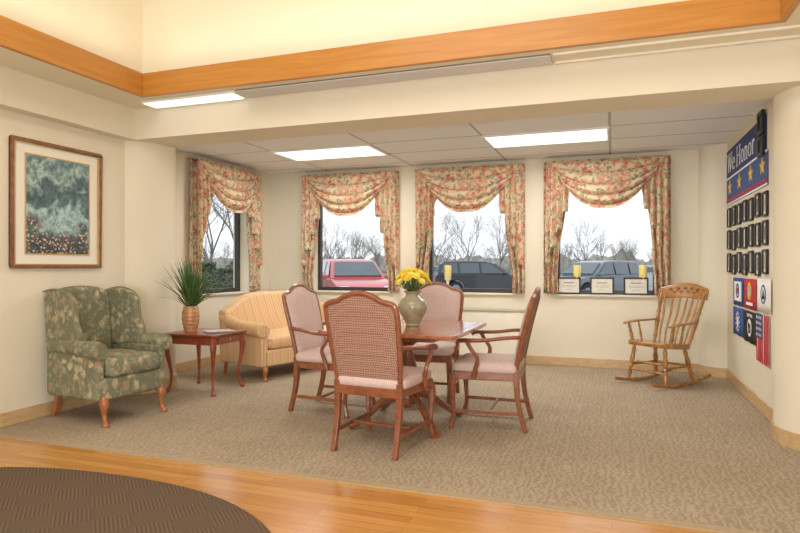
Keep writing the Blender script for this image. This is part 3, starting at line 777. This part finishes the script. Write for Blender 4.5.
# ------------------------------------------------------------ rocking chair
t = thing('rocking_chair', 'honey brown wooden rocking chair with spindle back near the right corner', 'rocking chair', (.46, 6.68, 0), math.radians(140))
t.scale = (.93, .93, .955)
m_rockd = wood('rocker_dark', rgb(84,50,24), rgb(140,92,44), (10,10,16), .22, .5)
def rz_(y): return .0185+.22*(y+.02)**2
def turned(a, b, r, n=10):
    a = Vector(a); b = Vector(b); g = MB(); P = []; R = []
    prof = [(0,.7),(.08,.75),(.14,1.05),(.2,.8),(.3,.95),(.42,1.15),(.5,1.0),(.56,.7),(.6,1.1),(.66,.75),(.8,.95),(.92,.75),(1,.65)]
    for s, k in prof: P.append(a.lerp(b, s)); R.append((r*k, r*k))
    g.sweep(P, R, n, (0.13,1,.07)); return g
st = MB()
so = rrect(.52, .47, .09, 6)
st.prism(so, 'z', .395, .432, lambda x, y, z: (x*(1+.12*y/.235*.5), y, z+.02*y/.235+(.018*abs(x/.26)**2 if z > .42 else 0)))
st.build('seat', m_rock, t, bevel=.01, seg=3)
for s in (-1, 1):
    ctrl = [(s*.235, y, rz_(y), .016, .0185) for y in [.43,.3,.15,0,-.15,-.3,-.45,-.55]]
    MB().sweep([c[:3] for c in ctrl], [(c[3], c[4]) for c in ctrl], 8, (0,0,1)).build('rocker', m_rock, t)
    turned((s*.19,.17,.41), (s*.232,.22,rz_(.22)+.01), .024).build('leg', m_rock, t)
    turned((s*.18,-.17,.39), (s*.232,-.25,rz_(.25)+.01), .024).build('leg', m_rock, t)
    turned((s*.215,-.2,.42), (s*.27,-.41,.97), .022).build('back_post', m_rock, t)
    MB().sw([(s*.245,-.31,.665,.016,.010),(s*.27,-.15,.66,.022,.012),(s*.29,.05,.655,.026,.013),(s*.285,.19,.645,.034,.013),(s*.28,.225,.638,.022,.010)], 5, 10, (0,0,1)).build('armrest', m_rock, t)
    turned((s*.235,.14,.42), (s*.283,.155,.645), .019).build('arm_support', m_rock, t)
    turned((s*.24,-.02,.42), (s*.28,-.01,.65), .012).build('arm_spindle', m_rock, t)
    turned((s*.213,.195,.2), (s*.212,-.205,.2), .012).build('stretcher', m_rock, t)
for z in (.15, .24): turned((-.215,.195+(.24-z)*.15,z), (.215,.195+(.24-z)*.15,z), .013).build('stretcher', m_rock, t)
turned((-.21,-.22,.2), (.21,-.22,.2), .012).build('stretcher', m_rock, t)
def crest(u, v):
    s = u*2-1; x = s*.305; zt = 1.06-.035*abs(s)**2.5+.012*math.cos(s*PI*1.0)+(-.0 if abs(s) < .97 else -.02); zb = .895+.02*(1-abs(s))
    z = zb+(zt-zb)*v
    return (x, -.40-.05*(1-s*s)-(z-.95)*.35, z)
crs = MB().grid(crest, 30, 8).build('crest_rail', m_rock, t, solid=.024, bevel=.006)
dg = MB()
for i in range(9):
    s = (i-4)/4*.55; p = crest((s+1)/2, .5+.1*math.cos(i*PI)); dg.sell((p[0], p[1]+.013, p[2]), (.05,.006,.028 if i % 2 else .05), 1, 1, 10, 6)
dg.build('painted_decoration', m_rockd, crs)
for k in range(6):
    s = (k-2.5)/2.5
    g = MB(); x0, x1 = s*.155, s*.21; yb = -.205-.015*(1-s*s); yt = -.395-.05*(1-s*s)
    g.sweep([(x0,yb,.42),(x0+(x1-x0)*.3,yb-.045,.56),(x0+(x1-x0)*.6,yb+(yt-yb)*.62-.012,.74),(x1,yt+.005,.93)], [(.008,.008),(.011,.009),(.017,.008),(.010,.008)], 10, (0,1,0)); g.build('spindle', m_rock, t)

# ------------------------------------------------------------ sill items
m_cert = M('certificate_paper', rgb(218,212,198), .5, .08, 30); m_txt = M('certificate_print', rgb(150,140,126), .6, .3, 60)
protoc = None
for i, (px, lab) in enumerate(((569, 'black framed certificate on the window sill, farthest left of the three'), (602, 'black framed certificate in the middle of the window sill'), (636, 'black framed certificate on the window sill nearest the rocking chair'))):
    u = (px-400)/600; x = 7.54*(u*CA-SA)/(u*SA+CA)
    if protoc is None:
        q = thing('certificate_frame', lab, 'frame', (x, 7.535, .867), group='framed certificates on the window sill', rot=(PI/2-.12, 0, 0))
        g = MB(); w_, h_, k = .27, .205, .018
        g.box(-w_/2, w_/2, 0, k, 0, .014); g.box(-w_/2, w_/2, h_-k, h_, 0, .014); g.box(-w_/2, -w_/2+k, k, h_-k, 0, .014); g.box(w_/2-k, w_/2, k, h_-k, 0, .014)
        g.build('frame', m_black, q, smooth=False, bevel=.002)
        bxm(-w_/2+.01, w_/2-.01, .01, h_-.01, .001, .008).build('certificate', m_cert, q, smooth=False)
        g = MB(); g.box(-.06,.06,.13,.142,.008,.0088); g.box(-.08,.08,.10,.104,.008,.0088); g.box(-.07,.07,.085,.089,.008,.0088); g.box(-.04,.04,.05,.054,.008,.0088)
        g.build('print', m_txt, q, smooth=False); protoc = q
    else: dup(protoc, (x, 7.535, .867), None, lab)
m_wax = M('yellow_wax', rgb(242,222,140), .4, .04, 10)
protok = None
for px, lab in ((448, 'yellow pillar candle on the middle window sill'), (577, 'yellow pillar candle behind the leftmost framed certificate'), (643, 'yellow pillar candle behind the certificate nearest the rocking chair')):
    u = (px-400)/600; x = 7.6*(u*CA-SA)/(u*SA+CA)
    if protok is None:
        q = thing('pillar_candle', lab, 'candle', (x, 7.588, .8655), group='yellow candles on the window sills')
        MB().lathe([(.044,0),(.044,.01),(.02,.02),(.016,.1),(.02,.15),(.042,.165),(.042,.175)], 20).build('holder', m_white, q)
        MB().lathe([(.040,.175),(.044,.18),(.044,.345),(.039,.352),(.01,.348)], 20).build('wax', m_wax, q)
        MB().sweep([(0,0,.347),(0,0,.355),(.002,0,.365)], .0015, 5).build('wick', m_black, q); protok = q
    else: dup(protok, (x, 7.588, .8655), None, lab)

# ------------------------------------------------------------ rug
def rugpt(i, n=96):
    a = 2*PI*i/n; c, s = math.cos(a), math.sin(a)
    return (1.66*math.copysign(abs(c)**.85, c), 1.60*math.copysign(abs(s)**.85, s))
t_ = MB().prism([rugpt(i) for i in range(96)], 'z', 0, .008).build('round_rug', m_rug, smooth=False)
t_.location = (-2.62, 1.1, .001); tag(t_, 'dark brown patterned round rug on the wooden floor', 'rug')

# ------------------------------------------------------------ outdoors
GZ = -.12
m_asph = M('asphalt', rgb(150,150,150), .95, .1, 2); m_grass = M('lawn', rgb(130,132,108), 1, .2, 2)
struct(bxm(-150, 90, -20, 160, GZ-.2, GZ-.06).build('ground', m_grass, smooth=False))
struct(bxm(-26, 40, 14, 48, GZ-.06, GZ).build('parking_lot', m_asph, smooth=False))
m_tire = M('tyre', rgb(44,44,46), .8, .1); m_rim = M('rim', rgb(160,162,166), .35, .1, metal=.7)
m_cglass = M('car_glass', rgb(84,94,102), .08, .1, 2, coat=.6); m_lamp = M('headlamp', rgb(230,232,236), .2, .1); m_tail = M('tail_lamp', rgb(170,30,26), .3, .1)
def car(label, loc, rz, paint, sedan=False):
    t = thing('car', label, 'car', loc, rz, 'parked cars outside the windows')
    hw = .90; rise = .40 if sedan else .58; belt = .98
    def tp(x, y, z):
        k = 1-.24*max(0, (z-belt))/.6 if z > belt else 1-.05*max(0, .55-z)-.03*max(0, z-.8)/.18
        e = 1-.12*max(0, abs(x)-1.5)**2
        return (x, y*k*e, z)
    pr = cr([(-2.25,.36),(-2.31,.6),(-2.26,.90),(-2.1,belt),(-1.0,belt+.02),(.0,belt),(.95,.96),(1.6,.90),(2.12,.76),(2.28,.62),(2.31,.42),(2.22,.28)], 3)
    def arch(cx): return [(cx+.40*math.cos(a), .33+.40*math.sin(a)) for a in [PI*k/10 for k in range(11)]]
    poly2 = pr+[(1.84,.28)]+[(p[0], max(.28, p[1])) for p in arch(1.42)]+[(-.98,.28)]+[(p[0], max(.28, p[1])) for p in arch(-1.40)]
    MB().prism(poly2, 'y', -hw, hw, tp).build('body', paint, t, bevel=.05, seg=3)
    if sedan: gh = [(-1.95,belt-.02),(-1.35,belt+rise-.04),(-1.0,belt+rise),(-.1,belt+rise),(.2,belt+rise-.05),(1.0,belt-.02)]
    else: gh = [(-2.2,belt-.02),(-2.05,belt+rise*.8),(-1.9,belt+rise-.02),(-.8,belt+rise),(-.1,belt+rise-.02),(.2,belt+rise-.08),(.98,belt-.02)]
    MB().prism(gh, 'y', -hw+.03, hw-.03, tp).build('cabin', paint, t, bevel=.04, seg=3)
    def side(poly, s):
        g = MB(); vs = [tp(x, s*(hw-.024), z) for x, z in poly]; n = len(vs); vs2 = [(a, b+s*.012, c) for a, b, c in vs]
        g.add(vs+vs2, [list(range(n)), list(range(n, 2*n))]+[(i, (i+1) % n, n+(i+1) % n, n+i) for i in range(n)]); return g
    top = belt+rise-.09
    for s in (-1, 1):
        if sedan: ps = [[(-1.6,belt+.03),(-1.28,top),(-.52,top),(-.48,belt+.03)],[(-.38,belt+.03),(-.42,top),(.12,top),(.72,belt+.03)]]
        else: ps = [[(-2.05,belt+.05),(-1.95,top),(-1.35,top),(-1.3,belt+.04)],[(-1.2,belt+.04),(-1.25,top),(-.40,top),(-.36,belt+.04)],[(-.26,belt+.04),(-.30,top),(.08,top),(.70,belt+.04)]]
        for p in ps: side(p, s).build('side_window', m_cglass, t, smooth=False)
    def cross(xa, za, xb, zb, off):
        g = MB(); w0 = hw*.92; vs = []
        for x, z in ((xa, za), (xb, zb)):
            for y in (-w0, w0):
                q = tp(x, y*.9, z); vs.append((q[0]+off[0], q[1], q[2]+off[1]))
        vs2 = [(a-off[0]*2, b, c-off[1]*2) for a, b, c in vs]
        g.add(vs+vs2, [(0,1,3,2),(4,5,7,6),(0,1,5,4),(2,3,7,6),(0,2,6,4),(1,3,7,5)]); return g
    if sedan:
        cross(.92, belt+.03, .28, belt+rise-.08, (.03,.03)).build('windshield', m_cglass, t, smooth=False)
        cross(-1.88, belt+.03, -1.42, belt+rise-.08, (-.03,.03)).build('rear_window', m_cglass, t, smooth=False)
    else:
        cross(.90, belt+.04, .28, belt+rise-.12, (.03,.03)).build('windshield', m_cglass, t, smooth=False)
        cross(-2.18, belt+.1, -2.07, belt+rise*.78, (-.04,.01)).build('rear_window', m_cglass, t, smooth=False)
    for x in (1.42, -1.40):
        for s in (-1, 1):
            o = MB().lathe([(.2,-.11),(.33,-.10),(.34,-.05),(.34,.05),(.33,.10),(.2,.11)], 24).build('wheel', m_tire, t)
            o.location = (x, s*(hw-.10), .34); o.rotation_euler = (PI/2,0,0)
            MB().lathe([(.19,-.118),(.2,-.1),(.2,.1),(.19,.118)], 10).build('rim', m_rim, o)
    for s in (-1, 1):
        MB().sell((2.14, s*.66, .70), (.28,.36,.14), .6, .6, 14, 8).build('headlight', m_lamp, t)
        MB().sell((-2.24, s*.70, .82), (.14,.24,.22), .6, .6, 14, 8).build('tail_light', m_tail, t)
        MB().sell((.72, s*.98, 1.02), (.12,.2,.13), .6, .6, 12, 8).build('mirror', paint, t)
    bxm(2.26, 2.325, -.5, .5, .44, .60).build('radiator_grille', m_black, t, smooth=False)
    return t
def paint(n, c): return M(n, c, .25, .03, 3, coat=.5)
for px, d, rz, c, lab, sed in ((352, 19, -.95, rgb(212,96,98), 'bright red car parked outside the back window left of the vase', False),
                          (486, 27, .30, rgb(56,60,68), 'black sport utility car parked outside the middle back window', False),
                          (592, 24, -2.2, rgb(112,120,130), 'grey car parked outside the window behind the certificates', False),
                          (640, 33, 2.9, rgb(196,200,206), 'white car parked outside behind the grey car, near right curtain', True),
                          (436, 40, .2, rgb(150,156,164), 'silver car parked farther away behind the black car', True)):
    x, y = ray(px, d); car(lab, (x, y, GZ), rz, paint('car_paint', c), sed)
m_bark = M('bark', rgb(140,130,124), .9, .2, 8)
def tree_mb(seed, h, lv, n=3, mb=None, org=(0,0,0)):
    rnd = random.Random(seed); g = mb or MB()
    def br(p, d, L, r, k):
        q = p+d*L*.5+Vector((rnd.uniform(-1,1), rnd.uniform(-1,1), 0))*L*.05; e = p+d*L
        g.sweep([p, q, e], [(r,r), (r*.82,r*.82), (r*.6,r*.6)], 3, (.3,.9,.2), caps=False)
        if k == 0: return
        for i in range(n if k < lv else n+2):
            f = rnd.uniform(.4, 1) if i else 1
            s = p.lerp(e, f); a = rnd.uniform(0, 2*PI); t_ = rnd.uniform(.3, .75)
            o = d.orthogonal().normalized(); o = Matrix.Rotation(a, 3, d) @ o
            nd_ = (d*math.cos(t_)+o*math.sin(t_)+Vector((0,0,.12))).normalized()
            br(s, nd_, L*rnd.uniform(.6,.8), r*.46, k-1)
    br(Vector(org), Vector((0,0,1)), h*.3, h*.012, lv)
    return g
protos = []
for sd in (11, 23, 37):
    o = tree_mb(sd, 9, 5, 4).build('bare_tree', m_bark, smooth=False); protos.append(o)
spots = [(330,52,.8,'bare winter tree at the left edge of the back window with the red car'),
         (352,64,.8,'bare winter tree rising behind the red car'),
         (378,78,1.0,'bare winter tree at the right of the window with the red car'),
         (436,46,.8,'large bare winter tree at left of the middle back window'),
         (468,58,1.0,'bare winter tree above the black car in the middle window'),
         (500,70,1.25,'bare winter tree at right of the middle back window'),
         (585,46,.72,'lone bare winter tree above the grey car'),
         (628,66,.7,'bare winter tree above the white car near the right curtain'),
         (212,24,.9,'bare winter tree outside the left wall window, nearer its left curtain'),
         (236,33,1.1,'bare winter tree outside the left wall window, nearer its right curtain')]
for i, (px, d, s, lab) in enumerate(spots):
    x, y = ray(px, d)
    o = protos[i] if i < 3 else protos[i % 3].copy()
    if i >= 3: C.objects.link(o)
    o.location = (x, y, GZ-.1); o.rotation_euler = (0,0,i*1.3); o.scale = (s,)*3; tag(o, lab, 'tree', 'bare trees outside')
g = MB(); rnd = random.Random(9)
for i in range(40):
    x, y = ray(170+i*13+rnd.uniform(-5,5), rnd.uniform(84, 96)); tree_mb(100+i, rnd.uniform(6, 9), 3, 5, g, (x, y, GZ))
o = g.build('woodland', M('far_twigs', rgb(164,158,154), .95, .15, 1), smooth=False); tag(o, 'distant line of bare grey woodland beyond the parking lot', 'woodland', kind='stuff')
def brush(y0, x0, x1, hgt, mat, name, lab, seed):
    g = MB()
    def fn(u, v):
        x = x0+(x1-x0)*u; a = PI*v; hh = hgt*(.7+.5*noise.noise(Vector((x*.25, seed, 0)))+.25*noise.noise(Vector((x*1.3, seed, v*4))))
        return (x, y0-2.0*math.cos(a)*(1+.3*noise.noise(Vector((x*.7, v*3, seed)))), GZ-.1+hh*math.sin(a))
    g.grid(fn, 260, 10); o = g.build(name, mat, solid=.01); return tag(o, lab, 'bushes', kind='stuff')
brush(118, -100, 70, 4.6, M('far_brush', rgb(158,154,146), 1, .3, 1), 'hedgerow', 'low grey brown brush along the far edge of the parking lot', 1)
m_ev = M('evergreen', rgb(104,114,92), .8, .4, 3)
def shrub(seed, r, h):
    g = MB(); rnd = random.Random(seed)
    for i in range(3600):
        a = rnd.random()*2*PI; z = rnd.random(); rr = r*(.35+.65*math.sin(min(1, z*1.05+.12)*PI)**.6)*(.6+.4*rnd.random())
        p = Vector((rr*math.cos(a), rr*math.sin(a), z*h)); s = .055
        d1 = Vector((rnd.uniform(-1,1), rnd.uniform(-1,1), rnd.uniform(-1,1))).normalized()*s; d2 = Vector((rnd.uniform(-1,1), rnd.uniform(-1,1), rnd.uniform(-1,1))).normalized()*s*.6
        g.add([p-d1, p+d2, p+d1, p-d2], [(0,1,2,3)])
    return g
for px, d, r, h, lab in ((204,18,1.0,1.5,'dense evergreen shrub outside the left window beside its left curtain'),(226,22,1.1,1.3,'low evergreen shrub outside the middle of the left window'),(246,27,1.2,2.0,'evergreen shrub outside the left window beside its right curtain')):
    x, y = ray(px, d); t = thing('evergreen_shrub', lab, 'shrub', (x, y, GZ-.06))
    shrub(int(px), r, h).build('leaves', m_ev, t, smooth=False)
    MB().sweep([(0,0,0),(0,0,h*.7)], .05, 6).build('stem', m_bark, t)

# ------------------------------------------------------------ world, lights, camera
wd = bpy.data.worlds.new('World'); bpy.context.scene.world = wd; wd.use_nodes = True
nt = wd.node_tree; bg = nt.nodes['Background']
tc = nt.nodes.new('ShaderNodeTexCoord'); nz = nd(nt, 'ShaderNodeTexNoise', Scale=3.0, Detail=4.0); nt.links.new(tc.outputs['Generated'], nz.inputs['Vector'])
nt.links.new(ramp(nt, nz.outputs[0], [(.35, (.41,.43,.46,1)), (.6, (.48,.50,.52,1))]), bg.inputs[0]); bg.inputs[1].default_value = 2.8
def area(name, loc, rot, sx, sy, e, c):
    l = bpy.data.lights.new(name, 'AREA'); l.shape = 'RECTANGLE'; l.size = sx; l.size_y = sy; l.energy = e; l.color = c
    o = bpy.data.objects.new(name, l); C.objects.link(o); o.location = loc; o.rotation_euler = rot; return o
area('hall_light', (-1.4, .6, 4.1), (0,0,0), 2.6, 3.4, 106, (1,.985,.96))
area('troffer_light', (-3.07, 6.275, H-.03), (0,0,0), 1.15, .54, 31, (1,.99,.97))
area('troffer_light', (-.63, 6.275, H-.03), (0,0,0), 1.15, .54, 31, (1,.99,.97))
area('cove_glow', (-1.4, 3.9, 2.9), (PI,0,0), 4.4, .15, 4.5, (1,.9,.76))
area('cove_glow', (-3.6, 1.6, 2.9), (PI,0,0), .15, 4.4, 4.5, (1,.9,.76))
area('hall_rear_fill', (-.8, -2.6, 1.7), (math.radians(90),0,0), 4.5, 2.2, 78, (.97,.985,1))  # added fill lamp behind the camera; the rear wall has no window
fill_lamp = area('ceiling_fill', (-.2, -.8, 1.0), (0,0,0), 1.4, 1.0, 95, (.95,.98,1))  # unseen fill added behind the camera to brighten the alcove ceiling
fill_lamp.rotation_euler = (Vector((-.8, 6.0, 2.9))-Vector((-.2,-.8,1.0))).to_track_quat('-Z', 'Y').to_euler()
cam = bpy.data.cameras.new('camera'); co = bpy.data.objects.new('camera', cam); C.objects.link(co)
co.location = (0,0,1.2); co.rotation_euler = (PI/2, 0, math.asin(SA)); cam.lens = 27; cam.sensor_width = 36; cam.clip_end = 400
bpy.context.scene.camera = co
bpy.context.scene.view_settings.view_transform = 'Standard'
